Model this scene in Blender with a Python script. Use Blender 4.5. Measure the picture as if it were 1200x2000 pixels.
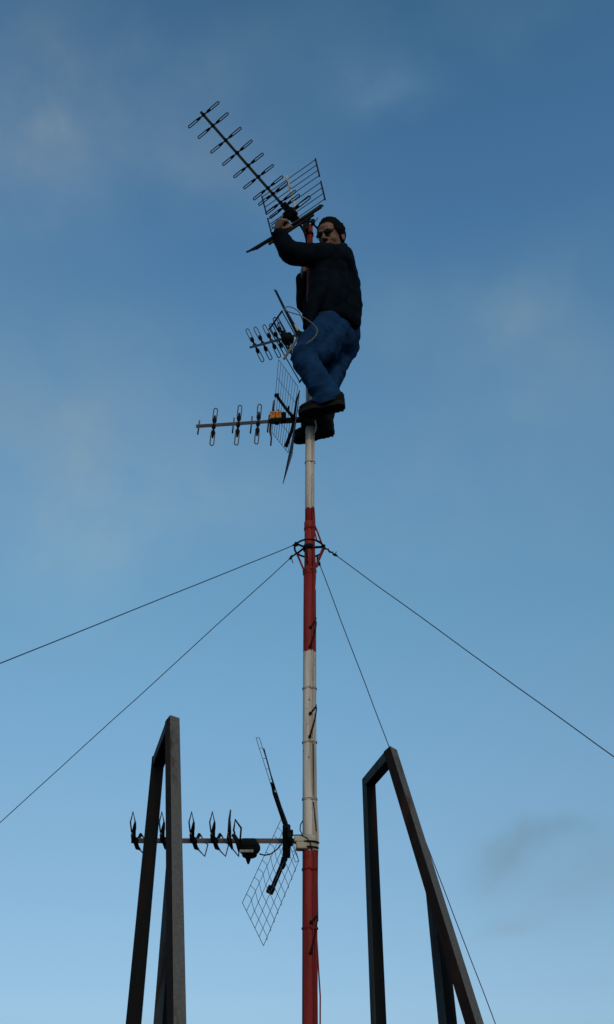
import bpy, bmesh, math, random
from mathutils import Vector, Matrix, noise
R_ = math.radians
random.seed(4)
for o in list(bpy.data.objects): bpy.data.objects.remove(o)
S = bpy.context.scene
COL = S.collection

# ------------------------------------------------------------------ camera
TH = R_(32.0); FPX = 1800.0; CAMZ = 1.6
CAM = Vector((0, 0, CAMZ))
FW = Vector((0, math.cos(TH), math.sin(TH)))
UP = Vector((0, -math.sin(TH), math.cos(TH)))
RT = Vector((1, 0, 0))
cd = bpy.data.cameras.new('camera'); cam = bpy.data.objects.new('camera', cd); COL.objects.link(cam)
cam.location = CAM; cam.rotation_euler = (R_(90) + TH, 0, 0)
cd.sensor_fit = 'VERTICAL'; cd.sensor_height = 36; cd.lens = FPX / 2000 * 36
cd.clip_start = 0.05; cd.clip_end = 6000
S.camera = cam

# ------------------------------------------------------------------ world, sun, exposure
SUN_EL, SUN_AZ = R_(22), R_(167)         # azimuth clockwise from +Y: behind the camera, to its right
w = bpy.data.worlds.new('World'); S.world = w; w.use_nodes = True
nt = w.node_tree; N = nt.nodes; L = nt.links
for n_ in list(N): N.remove(n_)
def nd(t, **k):
    n_ = N.new(t)
    for a, b in k.items(): setattr(n_, a, b)
    return n_
def vmath(op, a, b=None):
    n_ = nd('ShaderNodeVectorMath', operation=op)
    for i, v in enumerate((a, b)):
        if v is None: continue
        if hasattr(v, 'is_linked'): L.new(v, n_.inputs[i])
        else: n_.inputs[i].default_value = v
    return n_
def fmath(op, a, b=None, c=None, clamp=False):
    n_ = nd('ShaderNodeMath', operation=op, use_clamp=clamp)
    for i, v in enumerate((a, b, c)):
        if v is None: continue
        if hasattr(v, 'is_linked'): L.new(v, n_.inputs[i])
        else: n_.inputs[i].default_value = v
    return n_.outputs[0]
out = nd('ShaderNodeOutputWorld'); bg = nd('ShaderNodeBackground'); L.new(bg.outputs[0], out.inputs[0])
sky = nd('ShaderNodeTexSky', sky_type='NISHITA', sun_disc=False, sun_elevation=SUN_EL, sun_rotation=SUN_AZ,
         air_density=1.0, dust_density=1.0, ozone_density=1.0)
SKY_STR = 0.15
bg.inputs[1].default_value = SKY_STR
tc = nd('ShaderNodeTexCoord'); dirv = vmath('NORMALIZE', tc.outputs['Generated']).outputs[0]
sep = nd('ShaderNodeSeparateXYZ'); L.new(dirv, sep.inputs[0])
# tone of this evening's air by height above the horizon
ramp = nd('ShaderNodeValToRGB'); L.new(sep.outputs[2], ramp.inputs[0])
#TINT_BEGIN
TINT = [(0.0535, (0.3353, 0.4924, 0.814)), (0.0815, (0.3461, 0.4743, 0.7007)), (0.1171, (0.3776, 0.4934, 0.6426)), (0.163, (0.4169, 0.5366, 0.6375)), (0.2248, (0.4788, 0.618, 0.6793)), (0.2935, (0.5369, 0.7095, 0.7497)), (0.3683, (0.585, 0.806, 0.8221)), (0.4478, (0.6204, 0.9054, 0.9027)), (0.5299, (0.6794, 0.9868, 1.0027)), (0.6117, (0.7089, 1.0491, 1.0843)), (0.682, (0.6725, 1.0481, 1.1179)), (0.7445, (0.5782, 0.9868, 1.121)), (0.8013, (0.531, 0.9447, 1.0945)), (0.8485, (0.5034, 0.9035, 1.0373)), (0.8751, (0.4572, 0.8391, 0.9629))]
#TINT_END
er = ramp.color_ramp
while len(er.elements) > 1: er.elements.remove(er.elements[-1])
for i, (p, c) in enumerate(TINT):
    e_ = er.elements[0] if i == 0 else er.elements.new(p)
    e_.position = p; e_.color = (*c, 1)
mul = nd('ShaderNodeMixRGB', blend_type='MULTIPLY'); mul.inputs[0].default_value = 1
L.new(sky.outputs[0], mul.inputs[1]); L.new(ramp.outputs[0], mul.inputs[2])
cur = mul.outputs[0]
def pdir(px, py):
    return (FW + RT * ((px - 600) / FPX) - UP * ((py - 1000) / FPX)).normalized()
# soft veils of cloud, each round a direction of the sky
wn = nd('ShaderNodeTexNoise'); wn.inputs['Scale'].default_value = 3.2; wn.inputs['Detail'].default_value = 5; wn.inputs['Roughness'].default_value = .5
L.new(dirv, wn.inputs['Vector'])
wcol = vmath('SUBTRACT', wn.outputs['Color'], (.5, .5, .5)); wsc = vmath('SCALE', wcol.outputs[0]); wsc.inputs['Scale'].default_value = .22
wdir = vmath('ADD', dirv, wsc.outputs[0]).outputs[0]
fine = nd('ShaderNodeTexNoise'); fine.inputs['Scale'].default_value = 7; fine.inputs['Detail'].default_value = 6; fine.inputs['Roughness'].default_value = .55
L.new(dirv, fine.inputs['Vector'])
def cloud(px, py, rx, ry, rot, gain, amount, rough=.6, soft=1.0):
    """multiply the sky by gain inside a soft, noisy ellipse (sizes in pixels of arc)"""
    global cur
    c = pdir(px, py); r0 = RT.cross(c).cross(RT); r0 = c.cross(RT.cross(c)).normalized()
    rr = (RT - c * RT.dot(c)).normalized(); uu = rr.cross(c)
    a = R_(rot); ax = rr * math.cos(a) + uu * math.sin(a); ay = -rr * math.sin(a) + uu * math.cos(a)
    d = vmath('SUBTRACT', wdir, tuple(c)).outputs[0]
    x = vmath('DOT_PRODUCT', d, tuple(ax * (FPX / rx))).outputs['Value']
    y = vmath('DOT_PRODUCT', d, tuple(ay * (FPX / ry))).outputs['Value']
    r2 = fmath('ADD', fmath('MULTIPLY', x, x), fmath('MULTIPLY', y, y))
    m = fmath('POWER', 2.718, fmath('MULTIPLY', r2, -1.0))
    nz = fmath('MULTIPLY_ADD', fine.outputs[0], rough * 6.0, .75 - rough * 3.0, clamp=False); nz = fmath('MAXIMUM', fmath('MINIMUM', nz, 1.6), 0.0)
    m = fmath('MULTIPLY', fmath('MULTIPLY', m, nz), amount, clamp=True)
    mx = nd('ShaderNodeMixRGB', blend_type='MULTIPLY')
    L.new(m, mx.inputs[0]); L.new(cur, mx.inputs[1]); mx.inputs[2].default_value = (*gain, 1)
    cur = mx.outputs[0]
#CLOUDS_BEGIN
cloud(110, 160, 260, 150, 25, (1.85, 1.30, 1.06), 1.0, .35)
cloud(210, 320, 300, 130, -8, (1.95, 1.34, 1.08), 1.0, .35)
cloud(430, 400, 200, 80, -20, (1.5, 1.2, 1.05), .7, .4)
cloud(130, 790, 260, 150, -15, (1.52, 1.14, .96), 1.0, .35)
cloud(200, 1010, 200, 190, 35, (1.48, 1.16, 1.0), 1.0, .4)
cloud(815, 228, 80, 28, -6, (1.65, 1.30, 1.16), .9, .2)
cloud(600, 110, 360, 90, 8, (1.40, 1.20, 1.06), .8, .5)
cloud(980, 80, 300, 60, 28, (1.40, 1.20, 1.06), .8, .5)
cloud(1040, 640, 130, 60, 50, (1.50, 1.20, 1.03), 1.0, .35)
cloud(860, 640, 240, 90, 10, (1.36, 1.13, 1.02), .9, .5)
cloud(1090, 770, 220, 80, 20, (1.36, 1.12, 1.01), .9, .5)
cloud(860, 950, 380, 110, 10, (1.20, 1.07, .99), .8, .5)
cloud(480, 980, 260, 90, 20, (1.18, 1.05, .97), .8, .5)
cloud(1000, 1700, 90, 30, 40, (.87, .83, .79), .80, .55)
cloud(1085, 1640, 62, 24, 20, (.87, .82, .78), .85, .5)
cloud(1050, 1720, 160, 80, 22, (.95, .90, .86), .8, .4)
cloud(975, 1850, 54, 15, 14, (.92, .86, .81), .8, .4)
cloud(1150, 1750, 110, 60, 30, (.96, .91, .88), .7, .5)
#CLOUDS_END
L.new(cur, bg.inputs[0])

sd = bpy.data.lights.new('sun', 'SUN'); sun = bpy.data.objects.new('sun', sd); COL.objects.link(sun)
sdir = Vector((math.sin(SUN_AZ) * math.cos(SUN_EL), math.cos(SUN_AZ) * math.cos(SUN_EL), math.sin(SUN_EL)))
sun.rotation_euler = (-sdir).to_track_quat('-Z', 'Y').to_euler()
sun.location = sdir * 20
sd.energy = 0.8; sd.angle = R_(6); sd.color = (1.0, .74, .52)
S.view_settings.view_transform = 'Standard'; S.view_settings.look = 'None'
S.view_settings.gamma = 1; S.view_settings.exposure = 0.0
S.render.engine = 'CYCLES'

# ------------------------------------------------------------------ projection helpers: a sight line of the survey and its distance
def at(px, py, Y):
    d = FW + RT * ((px - 600) / FPX) - UP * ((py - 1000) / FPX)
    return CAM + d * (Y / d.y)
def C(px, py, dep):
    return CAM + (FW + RT * ((px - 600) / FPX) - UP * ((py - 1000) / FPX)) * dep
def cvec(r, u, t):                        # right, up, toward the camera
    return RT * r + UP * u - FW * t

# ------------------------------------------------------------------ materials
def mat(name, col, rough=.6, metal=0.0, var=.25, scale=30, bump=.0, bscale=200, col2=None, spec=.5):
    m = bpy.data.materials.new(name); m.use_nodes = True
    t = m.node_tree; b = t.nodes['Principled BSDF']
    b.inputs['Roughness'].default_value = rough; b.inputs['Metallic'].default_value = metal
    b.inputs['Specular IOR Level'].default_value = spec
    tc_ = t.nodes.new('ShaderNodeTexCoord')
    nz = t.nodes.new('ShaderNodeTexNoise'); nz.inputs['Scale'].default_value = scale; nz.inputs['Detail'].default_value = 6
    t.links.new(tc_.outputs['Object'], nz.inputs['Vector'])
    rp = t.nodes.new('ShaderNodeValToRGB'); t.links.new(nz.outputs[0], rp.inputs[0])
    c2 = col2 or tuple(min(1, c * (1 + var)) for c in col)
    rp.color_ramp.elements[0].position = .35; rp.color_ramp.elements[1].position = .65
    rp.color_ramp.elements[0].color = (*[c * (1 - var) for c in col], 1); rp.color_ramp.elements[1].color = (*c2, 1)
    t.links.new(rp.outputs[0], b.inputs['Base Color'])
    if bump:
        n2 = t.nodes.new('ShaderNodeTexNoise'); n2.inputs['Scale'].default_value = bscale; n2.inputs['Detail'].default_value = 4
        t.links.new(tc_.outputs['Object'], n2.inputs['Vector'])
        bp = t.nodes.new('ShaderNodeBump'); bp.inputs['Strength'].default_value = bump; bp.inputs['Distance'].default_value = .003
        t.links.new(n2.outputs[0], bp.inputs['Height']); t.links.new(bp.outputs[0], b.inputs['Normal'])
    return m
M = {}
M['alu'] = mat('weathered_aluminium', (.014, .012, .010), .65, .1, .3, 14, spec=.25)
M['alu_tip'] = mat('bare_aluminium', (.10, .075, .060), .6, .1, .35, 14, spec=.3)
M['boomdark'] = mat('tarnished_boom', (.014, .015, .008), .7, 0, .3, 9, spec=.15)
M['boomgrey'] = mat('grey_boom', (.088, .070, .072), .6, .1, .2, 12)
M['rod'] = mat('dark_rod', (.010, .009, .009), .7, 0, .2, 12, spec=.15)
M['plate'] = mat('dull_brown_plate', (.030, .026, .024), .7, 0, .25, 16, spec=.15)
M['mesh'] = mat('grid_wire', (.05, .055, .07), .6, .2, .3, 40)
M['black'] = mat('black_plastic', (.0035, .0035, .0045), .7, 0, .3, 40, spec=.10)
M['cream'] = mat('pale_bar', (.34, .29, .21), .6, 0, .25, 22)
M['label'] = mat('pale_label', (.30, .29, .24), .6, 0, .2, 50)
M['orange'] = mat('orange_plastic', (.50, .17, .035), .6, 0, .35, 60)
M['wire'] = mat('guy_wire_steel', (.03, .045, .07), .6, .2, .2, 40)
M['knot'] = mat('dark_wire_knot', (.008, .006, .006), .8, 0, .3, 40, spec=.12)
M['cable'] = mat('sun_bleached_cable', (.105, .10, .078), .6, 0, .35, 30)
M['darkcable'] = mat('black_cable', (.006, .005, .005), .7, 0, .3, 30, spec=.1)
M['skin'] = mat('skin', (.150, .072, .045), .55, 0, .12, 25, .15, 300, spec=.3)
M['hair'] = mat('dark_hair', (.0035, .0028, .0022), .8, 0, .4, 90, .5, 260, spec=.06)
M['jacket'] = mat('navy_jacket', (.0024, .0046, .0080), .85, 0, .35, 14, .35, 90, spec=.04)
M['jeans'] = mat('blue_denim', (.0075, .029, .074), .9, 0, .30, 11, .3, 500, spec=.04)
M['boot'] = mat('dark_leather', (.0060, .0050, .0035), .8, 0, .4, 40, .3, 120, spec=.06)
M['sole'] = mat('rubber_sole', (.0058, .0048, .0036), .8, 0, .3, 60, .4, 90, spec=.15)
M['lens'] = mat('tinted_lens', (.003, .0025, .0025), .35, 0, .1, 10, spec=.12)
M['roof'] = mat('roof_felt', (.050, .048, .045), .9, 0, .3, 3, .4, 60)
M['ground'] = mat('far_ground', (.045, .055, .035), .95, 0, .5, .02)

def band_mat(name, edges, lighten=1.0):
    """red and white painted bands by height, with chips, runs and grime"""
    m = bpy.data.materials.new(name); m.use_nodes = True
    t = m.node_tree; b = t.nodes['Principled BSDF']; b.inputs['Roughness'].default_value = .6
    b.inputs['Specular IOR Level'].default_value = .15
    nn, ll = t.nodes.new, t.links.new
    tc_ = nn('ShaderNodeTexCoord'); sp = nn('ShaderNodeSeparateXYZ'); ll(tc_.outputs['Object'], sp.inputs[0])
    nz = nn('ShaderNodeTexNoise'); nz.inputs['Scale'].default_value = 90; ll(tc_.outputs['Object'], nz.inputs['Vector'])
    ma = nn('ShaderNodeMath'); ma.operation = 'MULTIPLY_ADD'; ma.inputs[1].default_value = .022; ll(nz.outputs[0], ma.inputs[0]); ll(sp.outputs[2], ma.inputs[2])
    dv = nn('ShaderNodeMath'); dv.operation = 'DIVIDE'; dv.inputs[1].default_value = 8; ll(ma.outputs[0], dv.inputs[0])
    rp = nn('ShaderNodeValToRGB'); rp.color_ramp.interpolation = 'CONSTANT'; ll(dv.outputs[0], rp.inputs[0])
    els = rp.color_ramp.elements
    while len(els) > 1: els.remove(els[-1])
    white = tuple(c * lighten for c in (.54, .465, .41)); red = tuple(c * lighten for c in (.235, .021, .018))
    for i, (z, k) in enumerate(edges):
        e_ = els[0] if i == 0 else els.new((z + .011) / 8)
        e_.position = max(0, (z + .011) / 8); e_.color = (*(red if k == 'r' else white), 1)
    mp = nn('ShaderNodeMapping'); mp.inputs['Scale'].default_value = (60, 60, 3.0); ll(tc_.outputs['Object'], mp.inputs[0])
    n2 = nn('ShaderNodeTexNoise'); n2.inputs['Scale'].default_value = 1; n2.inputs['Detail'].default_value = 6; ll(mp.outputs[0], n2.inputs['Vector'])
    r2 = nn('ShaderNodeValToRGB'); ll(n2.outputs[0], r2.inputs[0])
    r2.color_ramp.elements[0].position = .32; r2.color_ramp.elements[0].color = (.46, .42, .38, 1)
    r2.color_ramp.elements[1].position = .6; r2.color_ramp.elements[1].color = (1, 1, 1, 1)
    mx = nn('ShaderNodeMixRGB'); mx.blend_type = 'MULTIPLY'; mx.inputs[0].default_value = .85
    ll(rp.outputs[0], mx.inputs[1]); ll(r2.outputs[0], mx.inputs[2])
    n3 = nn('ShaderNodeTexNoise'); n3.inputs['Scale'].default_value = 55; n3.inputs['Detail'].default_value = 3; ll(tc_.outputs['Object'], n3.inputs['Vector'])
    r3 = nn('ShaderNodeValToRGB'); ll(n3.outputs[0], r3.inputs[0])
    r3.color_ramp.elements[0].position = .69; r3.color_ramp.elements[0].color = (0, 0, 0, 1)
    r3.color_ramp.elements[1].position = .73; r3.color_ramp.elements[1].color = (1, 1, 1, 1)
    m3 = nn('ShaderNodeMixRGB'); ll(r3.outputs[0], m3.inputs[0]); ll(mx.outputs[0], m3.inputs[1]); m3.inputs[2].default_value = (.06, .035, .025, 1)
    ll(m3.outputs[0], b.inputs['Base Color'])
    bp = nn('ShaderNodeBump'); bp.inputs['Strength'].default_value = .35; bp.inputs['Distance'].default_value = .002
    ll(n2.outputs[0], bp.inputs['Height']); ll(bp.outputs[0], b.inputs['Normal'])
    return m

def steel_mat(name, base, rust, amount):
    m = bpy.data.materials.new(name); m.use_nodes = True
    t = m.node_tree; b = t.nodes['Principled BSDF']; b.inputs['Roughness'].default_value = .75; b.inputs['Specular IOR Level'].default_value = .12
    nn, ll = t.nodes.new, t.links.new
    tc_ = nn('ShaderNodeTexCoord')
    mp = nn('ShaderNodeMapping'); mp.inputs['Scale'].default_value = (14, 14, 2.0); ll(tc_.outputs['Object'], mp.inputs[0])
    n1 = nn('ShaderNodeTexNoise'); n1.inputs['Scale'].default_value = 1; n1.inputs['Detail'].default_value = 8; n1.inputs['Roughness'].default_value = .62; ll(mp.outputs[0], n1.inputs['Vector'])
    n2 = nn('ShaderNodeTexNoise'); n2.inputs['Scale'].default_value = 120; n2.inputs['Detail'].default_value = 5; ll(tc_.outputs['Object'], n2.inputs['Vector'])
    r1 = nn('ShaderNodeValToRGB'); ll(n1.outputs[0], r1.inputs[0])
    r1.color_ramp.elements[0].position = .62 - amount * .3; r1.color_ramp.elements[0].color = (*base, 1)
    r1.color_ramp.elements[1].position = .72 - amount * .2; r1.color_ramp.elements[1].color = (*rust, 1)
    r2 = nn('ShaderNodeValToRGB'); ll(n2.outputs[0], r2.inputs[0])
    r2.color_ramp.elements[0].position = .3; r2.color_ramp.elements[0].color = (.78, .78, .78, 1)
    r2.color_ramp.elements[1].position = .7; r2.color_ramp.elements[1].color = (1.12, 1.12, 1.12, 1)
    mx = nn('ShaderNodeMixRGB'); mx.blend_type = 'MULTIPLY'; mx.inputs[0].default_value = 1
    ll(r1.outputs[0], mx.inputs[1]); ll(r2.outputs[0], mx.inputs[2]); ll(mx.outputs[0], b.inputs['Base Color'])
    bp = nn('ShaderNodeBump'); bp.inputs['Strength'].default_value = .3; bp.inputs['Distance'].default_value = .002
    ll(n2.outputs[0], bp.inputs['Height']); ll(bp.outputs[0], b.inputs['Normal'])
    return m
M['steel'] = steel_mat('weathered_steel', (.098, .092, .084), (.048, .030, .020), .24)  # also the lit side of the frame legs, light put into the colour
M['steel_shade'] = steel_mat('shaded_steel', (.0035, .0030, .0028), (.010, .0045, .003), .35)  # same steel on the frames' dark faces, shade put into the colour
M['steel_grey'] = steel_mat('lit_grey_steel', (.045, .048, .050), (.030, .014, .009), .30)  # lighter copy for left faces, skylight put into the colour
M['steel_rust_shade'] = steel_mat('rusty_shaded_steel', (.014, .0075, .0052), (.034, .014, .008), .42)  # rust brown, with the shade of the legs' dark side painted in

# ------------------------------------------------------------------ mesh helpers
def frame_of(t, prev=None):
    t = t.normalized()
    if prev is not None:
        a = prev - t * prev.dot(t)
        if a.length > 1e-6: a.normalize(); return a, t.cross(a)
    h = Vector((0, 0, 1)) if abs(t.z) < .9 else Vector((1, 0, 0))
    a = (h - t * h.dot(t)).normalized()
    return a, t.cross(a)
def tube(bm, pts, r, seg=8, closed=False, cap=True):
    pts = [Vector(p) for p in pts]; n = len(pts)
    rs = r if isinstance(r, (list, tuple)) else [r] * n
    rings = []; a = None
    for i, p in enumerate(pts):
        if closed: t = pts[(i + 1) % n] - pts[i - 1]
        elif i == 0: t = pts[1] - p
        elif i == n - 1: t = p - pts[-2]
        else: t = (pts[i + 1] - p).normalized() + (p - pts[i - 1]).normalized()
        a, b = frame_of(t, a)
        rings.append([bm.verts.new(p + (a * math.cos(2 * math.pi * k / seg) + b * math.sin(2 * math.pi * k / seg)) * rs[i]) for k in range(seg)])
    m = n if closed else n - 1
    for i in range(m):
        A, B = rings[i], rings[(i + 1) % n]
        off = 0
        if closed and i == n - 1:      # match the seam
            off = min(range(seg), key=lambda o_: (A[0].co - B[o_].co).length)
        for k in range(seg):
            f = bm.faces.new((A[k], A[(k + 1) % seg], B[(k + 1 + off) % seg], B[(k + off) % seg])); f.smooth = True
    if cap and not closed:
        bm.faces.new(rings[0][::-1]); bm.faces.new(rings[-1])
def box(bm, c, ax, ay, az, bevel=0):
    """box of half-vectors ax, ay, az"""
    vs = [bm.verts.new(c + ax * i + ay * j + az * k) for i in (-1, 1) for j in (-1, 1) for k in (-1, 1)]
    fs = [bm.faces.new([vs[q] for q in f]) for f in ((0, 1, 3, 2), (4, 6, 7, 5), (0, 4, 5, 1), (2, 3, 7, 6), (0, 2, 6, 4), (1, 5, 7, 3))]
    if bevel:
        es = list({e for f in fs for e in f.edges})
        bmesh.ops.bevel(bm, geom=es, offset=bevel, segments=2, affect='EDGES', profile=.5)
def beam(bm, p0, p1, wa, wb, hint, bevel=0):
    t = (p1 - p0); l = t.length; t = t / l
    a = (hint - t * hint.dot(t)).normalized(); b = t.cross(a)
    box(bm, (p0 + p1) / 2, a * wa / 2, b * wb / 2, t * l / 2, bevel)
def ell(bm, c, ax, ay, az, u=20, v=14):
    rows = []
    top = bm.verts.new(c + az); bot = bm.verts.new(c - az)
    for i in range(1, v):
        f = math.pi * i / v
        rows.append([bm.verts.new(c + (ax * math.cos(2 * math.pi * k / u) + ay * math.sin(2 * math.pi * k / u)) * math.sin(f) + az * math.cos(f)) for k in range(u)])
    for k in range(u):
        bm.faces.new((top, rows[0][k], rows[0][(k + 1) % u])).smooth = True
        bm.faces.new((bot, rows[-1][(k + 1) % u], rows[-1][k])).smooth = True
    for i in range(v - 2):
        for k in range(u):
            bm.faces.new((rows[i][k], rows[i + 1][k], rows[i + 1][(k + 1) % u], rows[i][(k + 1) % u])).smooth = True
def limb(bm, pts, rs, seg=20, open_end=False):
    """closed rounded limb through the points, radius per point, spherical ends"""
    pts = [Vector(p) for p in pts]
    P, Q = [], []
    for i in range(len(pts) - 1):
        n = 5
        for k in range(n):
            u = k / n; P.append(pts[i].lerp(pts[i + 1], u)); Q.append(rs[i] * (1 - u) + rs[i + 1] * u)
    P.append(pts[-1]); Q.append(rs[-1])
    for _ in range(2):
        P2 = [P[0]] + [(P[i - 1] + P[i] * 2 + P[i + 1]) / 4 for i in range(1, len(P) - 1)] + [P[-1]]
        Q2 = [Q[0]] + [(Q[i - 1] + Q[i] * 2 + Q[i + 1]) / 4 for i in range(1, len(Q) - 1)] + [Q[-1]]
        P, Q = P2, Q2
    tube(bm, P, Q, seg)
    for p, q in ((P[0], Q[0]), (P[-1], Q[-1]))[:1 if open_end else 2]:
        ell(bm, p, Vector((q, 0, 0)), Vector((0, q, 0)), Vector((0, 0, q)), 16, 10)
def loft(bm, stations, seg=32):
    """stations: (centre, half vector a, half vector b)"""
    rings = [[bm.verts.new(c + a * math.cos(2 * math.pi * k / seg) + b * math.sin(2 * math.pi * k / seg)) for k in range(seg)] for c, a, b in stations]
    for A, B in zip(rings, rings[1:]):
        for k in range(seg): bm.faces.new((A[k], A[(k + 1) % seg], B[(k + 1) % seg], B[k])).smooth = True
    bm.faces.new(rings[0][::-1]); bm.faces.new(rings[-1])
def put(name, bm_or_me, material, parent=None):
    if isinstance(bm_or_me, bmesh.types.BMesh):
        bmesh.ops.recalc_face_normals(bm_or_me, faces=bm_or_me.faces)
        me = bpy.data.meshes.new(name); bm_or_me.to_mesh(me); bm_or_me.free()
    else: me = bm_or_me
    o = bpy.data.objects.new(name, me); COL.objects.link(o)
    me.materials.append(M[material] if isinstance(material, str) else material)
    if parent:
        o.parent = parent
        if parent.type == 'EMPTY': o.matrix_parent_inverse = Matrix.Translation(-parent.location)   # meshes are in world coordinates
    return o
def thing(name, loc, label, cat, group=None):
    o = bpy.data.objects.new(name, None); COL.objects.link(o); o.location = loc; o.empty_display_size = .1
    o['label'] = label; o['category'] = cat
    if group: o['group'] = group
    return o
def tag(o, label, cat, group=None):
    o['label'] = label; o['category'] = cat
    if group: o['group'] = group
    return o
def NB(): return bmesh.new()
def remesh(bm, name, voxel, smooth=3, sub=None):
    bmesh.ops.recalc_face_normals(bm, faces=bm.faces)
    me = bpy.data.meshes.new(name + '_src'); bm.to_mesh(me); bm.free()
    o = bpy.data.objects.new(name + '_src', me); COL.objects.link(o)
    m = o.modifiers.new('r', 'REMESH'); m.mode = 'VOXEL'; m.voxel_size = voxel; m.use_smooth_shade = True
    if smooth:
        s = o.modifiers.new('s', 'SMOOTH'); s.factor = .5; s.iterations = smooth
    dg = bpy.context.evaluated_depsgraph_get(); dg.update()
    res = bpy.data.meshes.new_from_object(o.evaluated_get(dg)); res.name = name
    bpy.data.objects.remove(o)
    res.materials.clear()
    for p in res.polygons: p.use_smooth = True
    return res
def displace(me, fn):
    ns = [v.normal.copy() for v in me.vertices]
    for v, n_ in zip(me.vertices, ns):
        v.co = v.co + n_ * fn(v.co, n_)
    me.update()

# ------------------------------------------------------------------ setting
bm = NB(); box(bm, Vector((0, 3, -.15)), Vector((7, 0, 0)), Vector((0, 6, 0)), Vector((0, 0, .15)), .01)
o = put('roof', bm, 'roof'); o['kind'] = 'structure'
bm = NB(); bmesh.ops.create_grid(bm, x_segments=8, y_segments=8, size=3000)
for v in bm.verts: v.co.z = -12
o = put('ground', bm, 'ground'); o['kind'] = 'structure'

# ------------------------------------------------------------------ mast
MY = 3.8
def mx(z): return .0075 + max(0, z - 3.0) * .0034
def zrow(py, Y=MY): return at(600, py, Y).z
zb = [zrow(1650), zrow(1272), zrow(990)]
zb = [z - .034 for z in zb]
edges = [(0, 'w'), (zb[0] - .83, 'r'), (zb[0], 'w'), (zb[1], 'r'), (zb[2], 'w'), (4.80, 'r')]
M['paint'] = band_mat('red_white_mast_paint', edges)
M['paint_cable'] = band_mat('painted_over_cable', edges, .8)
mast = thing('antenna_mast', (mx(0), MY, 0), 'tall thin telescopic mast painted in red and white bands, held by guy wires', 'mast')
zj1, zj2, zj3, ztop = zrow(1112), zrow(1022), 4.86, zrow(442)
def mp(z, ang=0, r=0):                     # point on the mast; angle 0 faces the camera, positive to the right
    return Vector((mx(z) + math.sin(R_(ang)) * r, MY - math.cos(R_(ang)) * r, z))
for (z0, z1, r) in ((0.02, zj1, .0255), (zj1 - .05, zj2, .0225), (zj2 - .05, zj3, .0202), (zj3 - .05, ztop, .0172)):
    bm = NB(); n = max(2, int((z1 - z0) / .2)); tube(bm, [mp(z0 + (z1 - z0) * k / n) for k in range(n + 1)], r, 28); put('tube_section', bm, 'paint', mast)
for z, r in ((zj1, .0272), (zj2, .0240), (zj3, .0215)):
    bm = NB(); tube(bm, [mp(z - .035), mp(z - .033), mp(z + .004), mp(z + .006)], [r - .003, r, r, r - .003], 28); put('collar', bm, 'paint', mast)
bm = NB(); box(bm, mp(.01), Vector((.11, 0, 0)), Vector((0, .11, 0)), Vector((0, 0, .01)), .003); put('base_plate', bm, 'steel', mast)
# guy ring on four stays
RZ = zrow(1071); RR = .069; TILT = R_(8)
def ringp(ang, r=RR):
    a = R_(ang); y = -math.cos(a) * r
    return Vector((mx(RZ) + math.sin(a) * r, MY + y * math.cos(TILT), RZ - y * math.sin(TILT)))
bm = NB(); tube(bm, [ringp(a) for a in range(0, 360, 10)], .0046, 8, closed=True); ring = put('guy_ring', bm, 'knot', mast)
for a in (78, 112, 240):
    bm = NB(); tube(bm, [ringp(a), mp(zrow(1109), a, .03), mp(zrow(1120), a, .028)], .0048, 8); put('ring_stay', bm, 'paint', mast)
bm = NB(); tube(bm, [ringp(95), mp(zrow(1042), 82, .042), mp(zrow(1026), 78, .026)], .0042, 8); put('ring_stay', bm, 'paint', mast)
bm = NB(); tube(bm, [ringp(60), mp(zrow(1060), 70, .04), mp(zrow(1036), 70, .025)], .0035, 8); put('ring_stay', bm, 'paint', mast)
bm = NB()
tube(bm, [mp(RZ - .012), mp(RZ + .012)], .0285, 24); tube(bm, [ringp(80), mp(RZ, 70, .025)], .006, 8); tube(bm, [ringp(-60), mp(RZ, -60, .022)], .005, 8)
tube(bm, [ringp(-125), mp(RZ + .01, -110, .022)], .005, 8)
put('wire_wrap', bm, 'knot', mast)
# cables clipped down the mast, painted over with it
def mast_r(z): return .0255 if z < zj1 else .0225 if z < zj2 else .0202 if z < zj3 else .0172
def run_cable(ang, r, z0, z1, wob, m='paint_cable'):
    bm = NB(); pts = []; z = z0; k = random.random() * 9
    while z < z1:
        a = ang + wob * noise.noise(Vector((k, z * 2.3, 0))) * 2
        pts.append(mp(z, a, mast_r(z) + r * .9 + (.003 if abs(z - zj1) < .06 or abs(z - zj2) < .06 else 0) + .002 * abs(noise.noise(Vector((k, z * 5, 3)))))); z += .05
    tube(bm, pts, r, 8); put('coaxial_cable', bm, m, mast)
run_cable(38, .0032, .1, 4.6, 7)
run_cable(52, .0034, .1, 4.4, 6)
run_cable(66, .0038, .1, 5.2, 5)
run_cable(80, .0036, .1, zj1 - .1, 5)
run_cable(97, .0030, .1, 3.3, 4)
bm = NB()
tube(bm, [mp(z, a, r_) for z, a, r_ in ((zrow(1560), 85, .03), (zrow(1600), 80, .034), (zrow(1640), 78, .037), (zrow(1670), 80, .033), (zrow(1720), 84, .031), (zrow(1800), 82, .032))], .0042, 8)
put('coaxial_cable', bm, 'paint_cable', mast)
bm = NB()
tube(bm, [mp(z, a, r_) for z, a, r_ in ((zrow(1800), 60, .029), (zrow(1850), 75, .032), (zrow(1900), 86, .036), (zrow(1945), 90, .041), (zrow(2000), 90, .040), (zrow(2080), 88, .033))], .0028, 8)
put('coaxial_cable', bm, 'paint_cable', mast)
bm = NB()
tube(bm, [mp(z, a, r_) for z, a, r_ in ((zrow(1604), -75, .026), (zrow(1612), -80, .034), (zrow(1622), -80, .036), (zrow(1634), -60, .028))], .0022, 8)
put('coaxial_cable', bm, 'darkcable', mast)
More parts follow.
